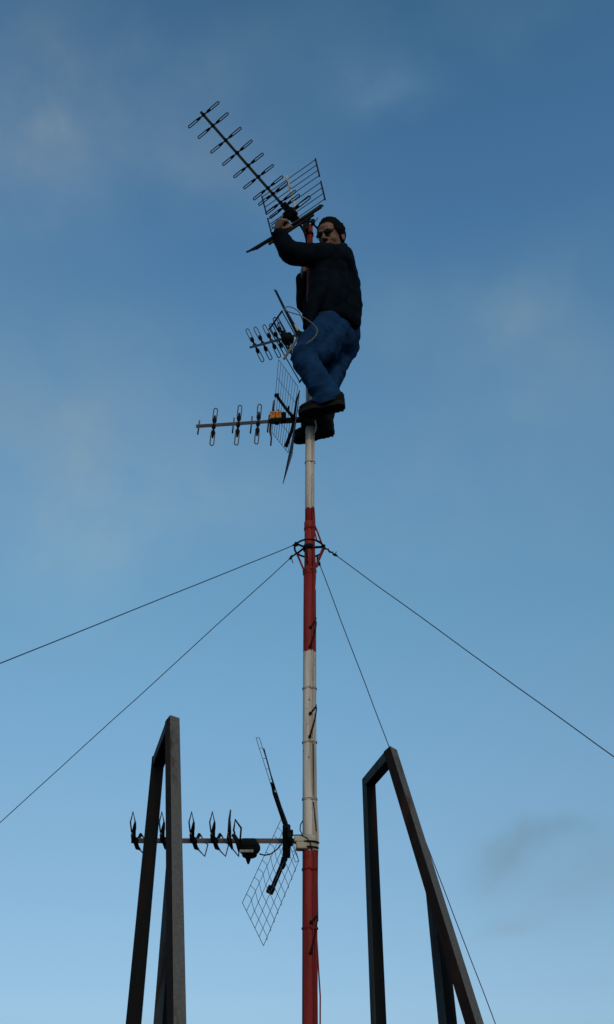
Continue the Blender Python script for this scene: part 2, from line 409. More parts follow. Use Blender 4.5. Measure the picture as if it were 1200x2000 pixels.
for py, h in ((1347, .012), (1452, .012), (1563, .014), (1700, .012), (1118, .02), (1035, .012), (905, .01), (1815, .01)):
    z = zrow(py); bm = NB(); rr = mast_r(z)
    pts = [mp(z + (.003 if k % 5 == 0 else 0), k * 12, rr + (.0085 if 15 < k * 12 < 108 else .0015)) for k in range(30)]
    for dz in (0, h * .4):
        tube(bm, [p + Vector((0, 0, dz)) for p in pts], .0019, 6, closed=True)
    put('cable_tie', bm, 'paint', mast)
for (y0, a0, y1, a1, r) in ((1378, 78, 1398, 12, .0035), (1382, 82, 1443, 8, .0038), (1208, 80, 1230, 14, .0035), (1215, 84, 1268, 10, .0038), (1788, 70, 1803, 16, .0035), (1792, 74, 1862, 12, .0036), (1456, 35, 1562, 40, .0022), (1570, 34, 1625, 62, .0024), (993, 40, 1016, 42, .0026), (1072, -30, 1105, -14, .003)):
    bm = NB(); pts = [mp(zrow(y0 + (y1 - y0) * k / 6), a0 + (a1 - a0) * k / 6, .0325 if y0 > 1100 else .028) for k in range(7)]
    tube(bm, pts, r, 8)
    if abs(a0 - a1) > 40: ell(bm, pts[-1], Vector((.007, 0, 0)), Vector((0, .005, 0)), Vector((0, 0, .007)), 10, 8)
    put('cable_end', bm, 'darkcable', mast)

# ------------------------------------------------------------------ guy wires
def wire_pts(a, b, sag, n=24, wob=.0015):
    out_ = []
    for k in range(n + 1):
        u = k / n; p = a.lerp(b, u); p.z -= sag * 4 * u * (1 - u)
        p += Vector((noise.noise(Vector((u * 18, 1, a.x))), 0, noise.noise(Vector((u * 18, 5, b.x))))) * wob * 2 * (0 < k < n)
        out_.append(p)
    return out_
def guy(label, ang, through, sag, knot_len, tails, rad=.0021):
    a = ringp(ang); d = through - a; b = a + d * (a.z / (a.z - through.z)) * .999
    t = thing('guy_wire', b, label, 'guy wire', 'guy wires staying the mast')
    u0 = knot_len / (b - a).length
    bm = NB(); tube(bm, wire_pts(a, b, sag, 40), rad, 6); put('wire', bm, 'wire', t)
    bm = NB(); dn = d.normalized(); s, q = frame_of(dn)
    pts = []; n = int(knot_len / .004)
    for k in range(n + 1):
        u = k / n; pts.append(a + dn * knot_len * u + (s * math.cos(u * knot_len * 190) + q * math.sin(u * knot_len * 190)) * .0042)
    tube(bm, pts, .0033, 6)
    e = a + dn * knot_len
    ell(bm, e - dn * .012, dn * .016, s * .0055, q * .0055, 10, 8)
    for tl in tails: tube(bm, [e - dn * .01, e - dn * .008 + tl], [.003, .0016], 6)
    tube(bm, [a + (s * math.cos(k) + q * math.sin(k)) * .009 for k in [j * math.pi / 6 for j in range(12)]], .0032, 6, closed=True)
    put('wire_knot', bm, 'knot', t)
    bm = NB(); tube(bm, [b + Vector((0, 0, .0)), b + Vector((0, 0, .03))], .012, 10); tube(bm, [b + Vector((0, math.cos(k) * .02, .04 + math.sin(k) * .02)) for k in [j * math.pi / 6 for j in range(12)]], .005, 6, closed=True)
    put('anchor_bolt', bm, 'steel', t)
guy('upper of the two thin guy wires running down to the left from the mast ring', -62, at(0, 1295, 3.0), .004, .025, [])
guy('lower, steeper guy wire running down to the left from the mast ring', -118, at(0, 1606, 4.6), .004, .045, [Vector((.012, 0, -.03))])
guy('guy wire dropping steeply right and passing behind the right steel frame', 150, at(970, 2000, 4.6), .012, .05, [Vector((-.012, 0, -.018))])
guy('guy wire running down to the right edge with a long twisted knot', 78, at(1200, 1477, 3.2), .004, .10, [Vector((.004, 0, .02))])

# ------------------------------------------------------------------ steel frames
def oriented(p0, p1, ratio):
    """face directions of a square tube: which share of its seen width is the left face"""
    t = (p1 - p0).normalized(); v = ((p0 + p1) / 2 - CAM).normalized()
    a = -(v - t * v.dot(t)).normalized(); s = t.cross(a)
    if s.x < 0: s = -s
    A = math.atan(ratio)
    nl = a * math.sin(A) - s * math.cos(A); return nl
def sq(p0, p1, wdt, nl, mats, name, parent, mitre=None):
    """square tube; mats = (its left face, the other faces)"""
    bm = NB(); beam(bm, p0, p1, wdt, wdt, nl, .0035)
    t = (p1 - p0).normalized()
    if mitre:                                    # cut the top end along the leg it is welded to
        q, ld = mitre; pn = ld.cross(q - CAM).normalized()
        for v in bm.verts:
            if (v.co - p0).dot(t) < .02: v.co += t * ((q - v.co).dot(pn) / t.dot(pn))
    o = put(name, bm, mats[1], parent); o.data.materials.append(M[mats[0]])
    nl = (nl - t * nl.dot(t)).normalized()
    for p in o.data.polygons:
        if p.normal.dot(nl) > .75: p.material_index = 1  # left face gets its own tone: light and shade painted per face
    return o
def extend_ground(p0, p1):
    d = p1 - p0; return p0 + d * ((p0.z - .012) / (p0.z - p1.z))
def steel_frame(label, top_far, bot_far, top_near, bot_near, br_top, br_bot, ws, ratios, mats):
    g = extend_ground(top_far, bot_far)
    t = thing('steel_frame', Vector((g.x, g.y, 0)), label, 'steel frame', 'welded steel trestle frames flanking the mast')
    gn = extend_ground(top_near, bot_near); gb = extend_ground(br_top, br_bot); w = ws[0]
    dl = (top_near - bot_near).normalized()
    sq(top_far + Vector((0, 0, w * .40)), g, w, oriented(top_far, bot_far, ratios[0]), mats[0], 'post', t)
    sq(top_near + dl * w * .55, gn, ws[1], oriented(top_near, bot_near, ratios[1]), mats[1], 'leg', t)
    sq(br_top, gb, ws[2], oriented(br_top, br_bot, ratios[2]), mats[2], 'brace', t, (top_near, dl) if ratios[1] > 1 else None)
    d = (top_near - top_far).normalized(); side = Vector((-1, 0, 0)); side = (side - d * side.dot(d)).normalized()
    side = (side - Vector((0, 0, 1)) * side.z).normalized()
    sq(top_far - d * w * .42, top_near + d * ws[1] * .1, w * .97, side, mats[3], 'crossbar', t)
    for q in (g, gn, gb):
        bm = NB(); box(bm, Vector((q.x, q.y, .006)), Vector((.06, 0, 0)), Vector((0, .06, 0)), Vector((0, 0, .006)), .002); put('foot_plate', bm, 'steel', t)
    for q in (top_far, top_near):                     # weld beads
        bm = NB(); ell(bm, q + Vector((0, -w * .1, -w * .52)), Vector((w * .5, 0, 0)), Vector((0, .004, 0)), Vector((0, 0, .004)), 10, 6); put('weld', bm, 'steel_rust_shade', t)
    return t
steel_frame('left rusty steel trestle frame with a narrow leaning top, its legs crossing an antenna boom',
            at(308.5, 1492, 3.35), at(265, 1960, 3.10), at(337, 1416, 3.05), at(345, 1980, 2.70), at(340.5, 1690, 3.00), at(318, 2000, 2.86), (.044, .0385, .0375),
            (20.0, .55, .9), (('steel_shade', 'steel_shade'), ('steel_rust_shade', 'steel'), ('steel_grey', 'steel_shade'), ('steel_grey', 'steel_shade')))
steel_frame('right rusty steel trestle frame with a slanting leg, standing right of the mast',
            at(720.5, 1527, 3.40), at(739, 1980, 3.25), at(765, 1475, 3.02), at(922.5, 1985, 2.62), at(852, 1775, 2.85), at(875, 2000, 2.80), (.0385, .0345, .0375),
            (.5, 1.5, .8), (('steel_grey', 'steel_shade'), ('steel_rust_shade', 'steel'), ('steel_grey', 'steel_shade'), ('steel_grey', 'steel_shade')))

# ------------------------------------------------------------------ antennas
def loop_pts(c, e, b, d0, half, w, n=6):
    """one side of a looped element: a long slot from d0 to half along e"""
    pts = [c + e * d0 + b * w * .35, c + e * (d0 + (half - d0) * .35) + b * w / 2, c + e * (half - w / 2) + b * w / 2]
    for k in range(1, n): 
        a = math.pi / 2 - math.pi * k / n; pts.append(c + e * (half - w / 2) + (e * math.cos(a) + b * math.sin(a)) * w / 2)
    pts += [c + e * (half - w / 2) - b * w / 2, c + e * (d0 + (half - d0) * .35) - b * w / 2, c + e * d0 - b * w * .35]
    return pts
def director(parent, P, Q, bdir, w, r, hold=.42, name='director', m='alu', fat=1.0):
    c = (P + Q) / 2; half = (P - Q).length / 2; e = (P - Q).normalized(); b = (bdir - e * bdir.dot(e)).normalized(); n = e.cross(b)
    bm = NB()
    for s in (1, -1): tube(bm, loop_pts(c, e * s, b, half * .22, half, w), r, 6)
    tube(bm, [c - e * half * .24, c + e * half * .24], r, 6)
    el = put(name, bm, m, parent)
    bm = NB(); g = fat
    tube(bm, [c - e * half * hold, c - e * half * .30, c - e * half * .16, c - e * half * .08, c, c + e * half * .08, c + e * half * .16, c + e * half * .30, c + e * half * hold], [.0035 * g, .0052 * g, .0032 * g, .006 * g, .0085 * g, .006 * g, .0032 * g, .0052 * g, .0035 * g], 8)
    for s in (1, -1):
        ell(bm, c + e * s * half * .34, e * .013 * g, b * w * .66, n * .005, 10, 8)
        ell(bm, c + e * s * half * .20, e * .009 * g, b * w * .34, n * .005, 10, 8)
    box(bm, c, e * .008, b * .0095, n * .010, .002)
    put('holder', bm, 'black', el)
    return el
def rods(parent, L0, L1, R0, R1, n, gaps, r, rail_r, m='rod', name='reflector_panel'):
    """rods from side L0..L1 to side R0..R1; gaps splits them in groups, each with end rails"""
    p = []; bm = NB(); i = 0; tot = sum(gaps)
    pos = []
    for g in gaps:
        grp = []
        for k in range(g): grp.append(i); i += 1
        pos.append(grp)
    step = 1 / (tot - 1 + (len(gaps) - 1) * .25); u = 0
    for grp in pos:
        us = []
        for _ in grp:
            us.append(u); a, b = L0.lerp(L1, u), R0.lerp(R1, u); tube(bm, [a, b], r, 6); u += step
        u += step * .25
        for X0, X1 in ((L0, L1), (R0, R1)):
            beam(bm, X0.lerp(X1, us[0] - step * .12), X0.lerp(X1, us[-1] + step * .12), rail_r * 2, rail_r * 1.4, FW)
    return put(name, bm, m, parent)
def grid(parent, a, b, c, d, nu, nv, r, m='mesh', name='reflector_grid', hook=0):
    """wire grid: edge a-b (nu cells) by a-d (nv cells)"""
    bm = NB()
    for i in range(nu + 1):
        u = i / nu; tube(bm, [a.lerp(b, u), d.lerp(c, u)], r * (1.15 if i in (0, nu) else 1), 5)
    for j in range(nv + 1):
        v = j / nv
        p, q = a.lerp(d, v), b.lerp(c, v)
        if hook and 0 < j < nv:
            k = (d - a) * (hook / nv); tube(bm, [p, p.lerp(q, .15) - k * .9, p.lerp(q, .24) - k * .6, p.lerp(q, .36), q, q + (q - p) * .03 + k * .3, q + (q - p) * .015 + k * .7], r, 5)
        else: tube(bm, [p, q], r * (1.15 if j in (0, nv) else 1), 5)
    return put(name, bm, m, parent)
def bar(parent, p0, p1, wa, wb, m, name, hint=None, bev=.0015):
    bm = NB(); beam(bm, p0, p1, wa, wb, hint if hint is not None else FW, bev); return put(name, bm, m, parent)
def soft_box(bm, c, hx, hy, hz, bev): box(bm, c, hx, hy, hz, bev)

# --- topmost antenna, the one the man is holding
D1 = 5.50
A1 = thing('television_antenna', C(583, 437, D1), 'long television antenna with ten looped directors tilted up to the left, held by the man', 'antenna', 'television antennas clamped to the mast')
b1 = (C(393, 219, D1) - C(583, 437, D1)).normalized()
bar(A1, C(392.5, 218.5, D1), C(578, 430, D1), .0145, .0145, 'boomdark', 'boom')
Z1 = lambda x, y, d: C(350 + x / 3, 180 + y / 3, d)
els = [((52, 210), (238, 55)), ((108, 272), (292, 120)), ((182, 358), (368, 205)), ((252, 430), (432, 280)), ((317, 502), (497, 357)),
       ((375, 567), (557, 424)), ((432, 632), (612, 490)), ((463, 664), (640, 525)), ((505, 716), (688, 575)), ((528, 740), (710, 598))]
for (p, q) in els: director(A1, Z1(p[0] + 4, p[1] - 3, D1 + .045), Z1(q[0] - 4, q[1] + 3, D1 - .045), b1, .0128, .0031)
director(A1, Z1(545, 790, D1 + .05), Z1(768, 612, D1 - .05), b1, .018, .0032, .3, 'dipole', 'rod')
bm = NB(); e1 = (Z1(768, 612, D1 - .05) - Z1(545, 790, D1 + .05)).normalized(); n1 = b1.cross(e1)
box(bm, Z1(652, 712, D1 - .02), e1 * .036, b1 * .028, n1 * .02, .008); box(bm, Z1(640, 690, D1 - .02), e1 * .02, b1 * .05, n1 * .012, .004)
box(bm, Z1(672, 738, D1 - .01), e1 * .026, b1 * .018, n1 * .016, .005)
put('junction_box', bm, 'black', A1)
rods(A1, C(512.3, 385, D1 + .40), C(531.7, 460, D1 + .15), C(616.7, 311.7, D1 + .22), C(635, 388.3, D1 - .02), 8, (4, 4), .0024, .0062)
bar(A1, C(560.5, 345, D1 + .30), C(583, 427, D1), .016, .012, 'cream', 'support_bar')
for u in (.3, .55, .8):
    bm = NB(); p = C(560.5, 345, D1 + .30).lerp(C(583, 427, D1), u) - FW * .01; ell(bm, p, e1 * .008, b1 * .006, FW * .005, 8, 6); put('rivet', bm, 'alu', A1)
rods(A1, C(482.5, 492, D1 - .20), C(500, 486, D1 + .06), C(631, 402, D1 - .36), C(625, 401, D1 - .12), 8, (4, 4), .0032, .005)
bar(A1, C(524, 474, D1 - .12), C(612, 416, D1 - .22), .040, .012, 'plate', 'support_plate', cvec(.55, .83, 0))
bar(A1, C(500, 486, D1 - .10), C(628, 404, D1 - .24), .014, .012, 'rod', 'support_bar', cvec(.55, .83, 0))
bm = NB(); tube(bm, [C(578, 429, D1), C(588, 441, D1 + .01), C(595, 452, D1 + .02), C(599, 466, D1 + .03), C(601, 482, D1 + .04)], .0085, 8)
put('rear_arm', bm, 'boomdark', A1)
bm = NB(); zc = zrow(444)
box(bm, mp(zc - .01, -75, .026), Vector((.018, 0, 0)), Vector((0, .018, 0)), Vector((0, 0, .030)), .006)
box(bm, mp(zc + .02, 40, .028), Vector((.012, 0, 0)), Vector((0, .014, 0)), Vector((0, 0, .018)), .005)
tube(bm, [mp(zc + .03, -90, .055), mp(zc + .02, 0, .03), mp(zc - .015, 90, .05)], .006, 8)
tube(bm, [mp(zc + .01, 60, .02), mp(zc + .07, 75, .05)], .003, 6); tube(bm, [mp(zc - .0, -60, .02), mp(zc + .055, -10, .02)], .010, 8)
tube(bm, [mp(zc - .075), mp(zc - .055)], .022, 20)
put('mast_clamp', bm, 'black', A1)

# --- second antenna, small, beside the man's hip
D2 = 5.06; TIP = .34
A2 = thing('television_antenna', C(587, 651, D2), 'short television antenna with slanting looped directors at the height of the knees', 'antenna', 'television antennas clamped to the mast')
Z2 = lambda x, y, d: C(460 + x / 6.667, 560 + y / 6.667, d)
b2 = (C(490, 680, D2 + TIP) - C(587, 652, D2)).normalized()
bar(A2, C(489, 678.5, D2 + TIP), C(586, 653, D2), .012, .012, 'boomgrey', 'boom')
for i, (x0, y0, x1, y1) in enumerate(((148, 552, 362, 975), (252, 528, 468, 948), (368, 500, 580, 920), (455, 485, 668, 900), (505, 402, 720, 860), (560, 470, 760, 870))):
    dd = D2 + TIP * (1 - i * .17)
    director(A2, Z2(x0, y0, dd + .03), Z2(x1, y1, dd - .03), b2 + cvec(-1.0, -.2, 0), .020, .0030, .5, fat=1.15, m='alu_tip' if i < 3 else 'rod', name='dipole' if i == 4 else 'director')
bm = NB(); c2 = Z2(680, 680, D2 + .06); box(bm, c2, cvec(.028, .01, 0), cvec(-.01, .030, 0), cvec(0, 0, .024), .012); ell(bm, c2, cvec(.037, 0, 0), cvec(0, .035, 0), cvec(0, 0, .03)); put('junction_box', bm, 'black', A2)
rods(A2, C(526.7, 642.5, D2 + .10), C(551, 608, D2 + .06), C(586, 746, D2 + .10), C(609, 712, D2 + .05), 4, (4,), .0030, .006)
bar(A2, C(554.5, 702, D2 + .06), C(588, 651, D2), .016, .013, 'cream', 'support_bar')
rods(A2, C(537.0, 567, D2 + .30), C(541, 570, D2 + .04), C(618, 733, D2 + .22), C(622, 731, D2 + .02), 8, (4, 4), .0032, .005)
bar(A2, C(566, 621, D2 + .22), C(586.5, 652, D2), .016, .013, 'cream', 'support_bar')
bar(A2, C(550, 592, D2 + .17), C(584, 651, D2 + .12), .010, .05, 'rod', 'support_plate', cvec(.87, .5, 0))
bm = NB(); box(bm, C(585, 651, D2), cvec(.007, .012, 0), cvec(-.012, .007, 0), cvec(0, 0, .012), .003); tube(bm, [C(587, 652, D2), C(603, 655, D2 + .02)], .008, 8)
tube(bm, [mp(zrow(662) - .015), mp(zrow(662) + .01)], .022, 20)
put('mast_clamp', bm, 'rod', A2)

# --- third antenna with orange box under the man's feet
D3 = 4.74
A3 = thing('television_antenna', C(585, 820, D3), 'television antenna with orange box and wire grid reflector just left of the boots', 'antenna', 'television antennas clamped to the mast')
Z3 = lambda x, y, d: C(370 + x / 4.8, 700 + y / 4.8, d)
bar(A3, C(383.5, 832.7, D3), C(530, 823, D3), .017, .017, 'boomgrey', 'boom', cvec(0, 0, 1))
bar(A3, C(530, 823, D3), C(592, 820, D3 + .02), .028, .028, 'black', 'rear_boom', cvec(0, 0, 1))
bb3 = (C(383, 832.7, D3) - C(590, 819.8, D3)).normalized()
for x, y0, y1 in ((88, 580, 715), (413, 555, 703), (582, 540, 705), (742, 528, 695)):
    bm = NB(); tube(bm, [Z3(x + 9, y0, D3 - .012), Z3(x - 9, y1, D3 - .016)], .0040, 8); put('short_director', bm, 'alu_tip', A3)
for (x0, y0, x1, y1) in ((250, 468, 210, 816), (478, 440, 440, 812), (662, 430, 628, 802)):
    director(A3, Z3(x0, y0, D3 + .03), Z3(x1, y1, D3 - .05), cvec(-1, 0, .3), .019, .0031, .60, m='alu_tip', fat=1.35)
bm = NB(); tube(bm, [Z3(797, 395, D3), Z3(790, 420, D3 - .01), Z3(782, 500, D3 - .01)], .0045, 8); tube(bm, [Z3(764, 600, D3 - .01), Z3(758, 690, D3 - .01), Z3(770, 740, D3 - .01), Z3(764, 820, D3 - .01)], [.0055, .006, .0045, .004], 8); put('dipole', bm, 'alu_tip', A3)
bm = NB(); box(bm, Z3(810, 530, D3 - .02), cvec(.0285, .002, 0), cvec(-.001, .019, 0), cvec(0, 0, .022), .004)
jb = put('junction_box', bm, 'orange', A3)
bm = NB(); box(bm, Z3(806, 585, D3 - .02), cvec(.034, .002, 0), cvec(0, .010, 0), cvec(0, 0, .026), .004); box(bm, Z3(885, 545, D3 - .0), cvec(.013, 0, 0), cvec(0, .022, 0), cvec(0, 0, .02), .004)
for x in (790, 835): box(bm, Z3(x, 488, D3 - .03), cvec(.005, 0, 0), cvec(0, .004, 0), cvec(0, 0, .01))
box(bm, Z3(822, 612, D3 - .02), cvec(.010, 0, 0), cvec(0, .006, 0), cvec(0, 0, .01), .002)
box(bm, Z3(808, 532, D3 - .043), cvec(.0012, 0, 0), cvec(0, .017, 0), cvec(0, 0, .0012))
put('box_base', bm, 'black', jb)
grid(A3, C(544.6, 702, D3 + .10), C(582, 754.6, D3 + .05), C(563, 884, D3 - .02), C(531.5, 845, D3 + .03), 8, 4, .0013)
grid(A3, C(585.6, 762.5, D3 + .05), C(582, 800, D3 - .16), C(553, 945, D3 - .22), C(571, 888, D3 - .02), 7, 8, .0015)
bm = NB(); tube(bm, [Z3(815, 335, D3 + .03), Z3(835, 372, D3 + .03), Z3(925, 495, D3), Z3(985, 560, D3)], [.013, .008, .008, .011], 8)
box(bm, Z3(820, 345, D3 + .03), cvec(.012, .002, 0), cvec(0, .009, 0), cvec(0, 0, .01), .003)
tube(bm, [Z3(985, 590, D3), Z3(960, 680, D3 - .01), Z3(905, 830, D3 - .02)], [.010, .0085, .010], 8)
box(bm, Z3(930, 480, D3), cvec(.005, -.002, 0), cvec(.002, .018, 0), cvec(0, 0, .01), .002)
tube(bm, [Z3(1035, 300, D3 + .05), Z3(1005, 400, D3), Z3(988, 540, D3)], [.0025, .006, .005], 8)
put('reflector_arm', bm, 'black', A3)
bm = NB(); box(bm, C(587, 818, D3 - .01), cvec(.016, 0, 0), cvec(0, .010, 0), cvec(0, 0, .014), .004); z = zrow(832); tube(bm, [mp(z - .012), mp(z - .01), mp(z + .045)], [.030, .034, .034], 22)
box(bm, mp(z + .02, -70, .024), Vector((.022, 0, 0)), Vector((0, .024, 0)), Vector((0, 0, .016)), .006)
put('mast_clamp', bm, 'steel_rust_shade', A3)
bm = NB(); tube(bm, [mp(z + .02, 60, .034), mp(z - .02, 70, .036), mp(z - .06, 62, .026)], .005, 8); put('cable_stub', bm, 'paint', A3)

# --- lowest antenna
D4 = 3.63
A4 = thing('television_antenna', C(590, 1643, D4), 'lowest television antenna, its boom passing behind the left steel frame', 'antenna', 'television antennas clamped to the mast')
Z4 = lambda x, y, d: C(220 + x / 2.857, 1380 + y / 2.857, d)
Z7 = lambda x, y, d: C(240 + x / 4.615, 1560 + y / 4.615, d)
bar(A4, C(257, 1642, D4), C(593, 1642.5, D4 + .03), .0185, .0185, 'boomgrey', 'boom', cvec(0, .3, 1))
def xdir(ox, oy, name='director'):
    """bent hexagonal loops: the upper one nearer, the lower one farther"""
    bm = NB(); P = lambda x, y, d: Z7(x + ox, y + oy, D4 + d)
    tube(bm, [P(640, 340, -.03), P(642, 215, -.06), P(622, 118, -.09), P(598, 210, -.08), P(608, 300, -.05)], .0030, 7)
    tube(bm, [P(665, 440, .01), P(700, 478, .05), P(740, 520, .09), P(768, 412, .10), P(735, 392, .07), P(706, 330, .05)], .0026, 7)
    tube(bm, [P(608, 300, -.05), P(640, 370, -.02), P(665, 440, .01)], .0026, 6)
    el = put(name, bm, 'alu_tip', A4)
    bm = NB(); tube(bm, [P(641, 212, -.06), P(634, 265, -.045), P(622, 330, -.03), P(640, 380, -.01), P(660, 440, .01), P(682, 456, .03)], [.004, .0075, .0085, .009, .009, .0045], 8)
    tube(bm, [P(612, 325, -.04), P(620, 370, -.02), P(645, 400, -.012)], [.005, .007, .006], 8)
    tube(bm, [P(660, 395, 0), P(675, 355, .02), P(690, 322, .035), P(704, 335, .05)], [.006, .0065, .0065, .004], 8)
    ell(bm, P(640, 375, -.012), cvec(.014, 0, 0), cvec(0, .014, 0), cvec(0, 0, .012), 12, 8)
    put('holder', bm, 'black', el)
for ox in (-528, -268, 0, 187): xdir(ox, 0)
bm = NB(); P = lambda x, y, d: Z7(x, y, D4 + d)
tube(bm, [P(960, 330, -.03), P(965, 200, -.07), P(972, 102, -.1), P(958, 190, -.09), P(950, 320, -.05)], .0032, 7)
tube(bm, [P(985, 445, .01), P(1045, 520, .07), P(1050, 440, .08), P(1030, 400, .06)], .0026, 7)
tube(bm, [P(950, 320, -.05), P(965, 380, -.02), P(985, 445, .01)], .0026, 6)
el = put('director', bm, 'alu_tip', A4)
bm = NB(); tube(bm, [P(966, 205, -.06), P(962, 300, -.04), P(958, 350, -.02), P(970, 405, -.0), P(988, 452, .02)], [.004, .0075, .009, .009, .0045], 8); put('holder', bm, 'black', el)
bm = NB(); tube(bm, [P(1010, 310, -.03), P(1000, 285, -.04), P(1014, 188, -.07), P(1068, 265, -.06), P(1060, 360, -.03), P(1056, 400, -.02)], .0038, 8)
tube(bm, [P(985, 325, -.02), P(1005, 335, -.02), P(1030, 375, -.02), P(1060, 470, -.02)], [.006, .009, .009, .010], 8)
put('dipole', bm, 'rod', A4)
bm = NB(); box(bm, Z4(760, 780, D4 - .02), cvec(.032, 0, 0), cvec(0, .027, 0), cvec(0, 0, .026), .011)
ell(bm, Z4(765, 790, D4 - .02), cvec(.043, 0, 0), cvec(0, .032, 0), cvec(0, 0, .03)); ell(bm, Z4(765, 830, D4 - .02), cvec(.030, 0, 0), cvec(0, .012, 0), cvec(0, 0, .02))
tube(bm, [Z4(758, 840, D4 - .02), Z4(758, 878, D4 - .02)], [.013, .004], 10)
jb = put('junction_box', bm, 'black', A4)
bm = NB(); box(bm, Z4(748, 806, D4 - .053), cvec(.027, 0, 0), cvec(0, .0042, 0), cvec(0, 0, .0035), .001); put('box_label', bm, 'label', jb)
# grids
grid(A4, C(549.7, 1599.8, D4 + .08), C(584, 1681, D4 - .04), C(515, 1847, D4 - .16), C(473.8, 1763, D4 - .04), 5, 10, .0011, hook=.35)
grid(A4, C(500.4, 1441, D4 + .05), C(507.0, 1441, D4 - .14), C(584, 1681, D4 - .12), C(577.2, 1684, D4 + .08), 1, 12, .0011)
bm = NB(); tube(bm, [C(530, 1528, D4), C(536.5, 1549, D4), C(556, 1604, D4), C(566, 1634, D4)], [.003, .0085, .0105, .0105], 8)
tube(bm, [C(515.5, 1462, D4 - .02), C(539, 1549, D4 - .01)], .0027, 6)
box(bm, C(560, 1643, D4 - .02), cvec(.0155, .0, 0), cvec(.0, .064, 0), cvec(0, 0, .014), .006)
tube(bm, [C(563, 1625, D4 - .03), C(568, 1642, D4 - .03), C(569, 1652, D4 - .03)], [.011, .0115, .008], 8)
box(bm, C(570, 1626, D4 - .02), cvec(.006, 0, 0), cvec(0, .009, 0), cvec(0, 0, .01), .003)
for x, y in ((1000, 695), (990, 720), (988, 800), (980, 770)): ell(bm, Z4(x - 6, y, D4 - .03), cvec(.009, 0, 0), cvec(0, .006, 0), cvec(0, 0, .006), 8, 6)
tube(bm, [C(556.5, 1676, D4), C(551, 1690, D4), C(531, 1738, D4 - .02)], [.0135, .0095, .0095], 8)
box(bm, C(553, 1691, D4 - .01), cvec(.008, -.004, 0), cvec(.005, .009, 0), cvec(0, 0, .008), .003)
box(bm, C(529, 1738, D4 - .02), cvec(.013, -.006, 0), cvec(.006, .012, 0), cvec(0, 0, .012), .003)
put('reflector_arm', bm, 'black', A4)
bm = NB(); p = C(538, 1546, D4 - .012); ell(bm, p, cvec(.004, 0, 0), cvec(0, .006, 0), cvec(0, 0, .003), 8, 6); put('rivet', bm, 'label', A4)
bm = NB(); tube(bm, [Z4(820, 822, D4 - .02), Z4(850, 830, D4 - .03), Z4(885, 822, D4 - .03), Z4(920, 795, D4 - .03), Z4(945, 765, D4 - .02)], .0027, 8)
put('coaxial_cable', bm, 'darkcable', A4)
bm = NB(); tube(bm, [C(566, 1635, D4 - .03), C(575, 1631, D4 - .07), C(588, 1631, D4 - .08), C(600, 1637, D4 - .08), C(607, 1648, D4 - .07), C(609, 1660, D4 - .04)], .0023, 8)
put('coaxial_cable', bm, 'darkcable', A4)
bm = NB(); z = zrow(1647)
tube(bm, [mp(z - .028), mp(z - .02), mp(z + .02), mp(z + .03)], [.027, .036, .036, .028], 24)
box(bm, mp(z + .010, -75, .034), Vector((.026, 0, 0)), Vector((0, .028, 0)), Vector((0, 0, .011)), .004)
box(bm, mp(z - .014, -70, .030), Vector((.024, 0, 0)), Vector((0, .028, 0)), Vector((0, 0, .014)), .006)
cl = put('mast_clamp', bm, 'cream', A4)
bm = NB(); tube(bm, [mp(z, a, .0385) for a in range(-80, 100, 12)], .0038, 8); tube(bm, [mp(z - .02, a, .037) for a in range(-60, 100, 12)], .003, 8)
put('clamp_bolt', bm, 'black', cl)

# ------------------------------------------------------------------ the man
person = thing('person', at(625, 830, 3.78), 'man in dark jacket, jeans and sunglasses standing high on the mast, gripping the top antenna', 'person')
# joints
SL, SR = at(664, 507, 3.76), at(648, 532, 4.04)
EL, WL = at(569, 495, 3.60), at(546, 455, 3.56)
ER, WR = at(597, 600, 3.98), at(591, 548, 3.92)
HL, HR = at(662, 656, 3.90), at(672, 676, 4.08)
KL, AL = at(593, 698, 3.68), at(638, 773, 3.63)
KR, AR = at(652, 722, 3.98), at(636, 806, 3.86)
NECK = at(659, 487, 3.88)
HD = at(647, 465, 3.80)
# head frame
hf = Vector((-.52, -.76, -.46)).normalized()
hu = Vector((.02, -.10, 1)); hu = (hu - hf * hu.dot(hf)).normalized(); hr = hf.cross(hu)     # hr: his right
HS = .94
def hp(x, y, z): return HD + (hr * x + hf * y + hu * z) * HS
def hell(bm, x, y, z, a, b, c, u=20, v=14): ell(bm, hp(x, y, z), hr * a * HS, hf * b * HS, hu * c * HS, u, v)
bm = NB()
hell(bm, 0, -.020, .035, .076, .096, .088, 28, 20)
hell(bm, 0, .018, -.030, .061, .072, .080, 24, 16)
hell(bm, 0, .040, .045, .060, .050, .045)
hell(bm, 0, .062, -.092, .026, .022, .020)
hell(bm, 0, .050, -.080, .040, .030, .024)
for s in (1, -1):
    hell(bm, s * .036, .050, -.034, .024, .026, .026)
    hell(bm, s * .074, -.012, -.016, .006, .014, .024)
    limb(bm, [hp(s * .080, -.024, .008), hp(s * .082, -.024, -.010), hp(s * .078, -.012, -.036)], [.005, .005, .006], 8)
    limb(bm, [hp(s * .012, .086, .024), hp(s * .032, .080, .028), hp(s * .050, .066, .022)], [.010, .010, .009], 8)
    hell(bm, s * .013, .098, -.034, .009, .010, .008)
    hell(bm, s * .031, .070, .008, .013, .012, .012)
limb(bm, [hp(0, .086, .018), hp(0, .098, -.008), hp(0, .113, -.030)], [.009, .009, .012], 10)
limb(bm, [hp(-.026, .074, -.055), hp(-.012, .086, -.060), hp(0, .088, -.059), hp(.012, .086, -.060), hp(.026, .074, -.055)], [.004, .0065, .0055, .0065, .004], 8)
limb(bm, [hp(-.020, .074, -.068), hp(0, .084, -.072), hp(.020, .074, -.068)], [.004, .0065, .004], 8)
limb(bm, [HD + (NECK - HD) * .25 - hf * .03, NECK, NECK + Vector((0, .02, -.06))], [.048, .046, .050], 16)
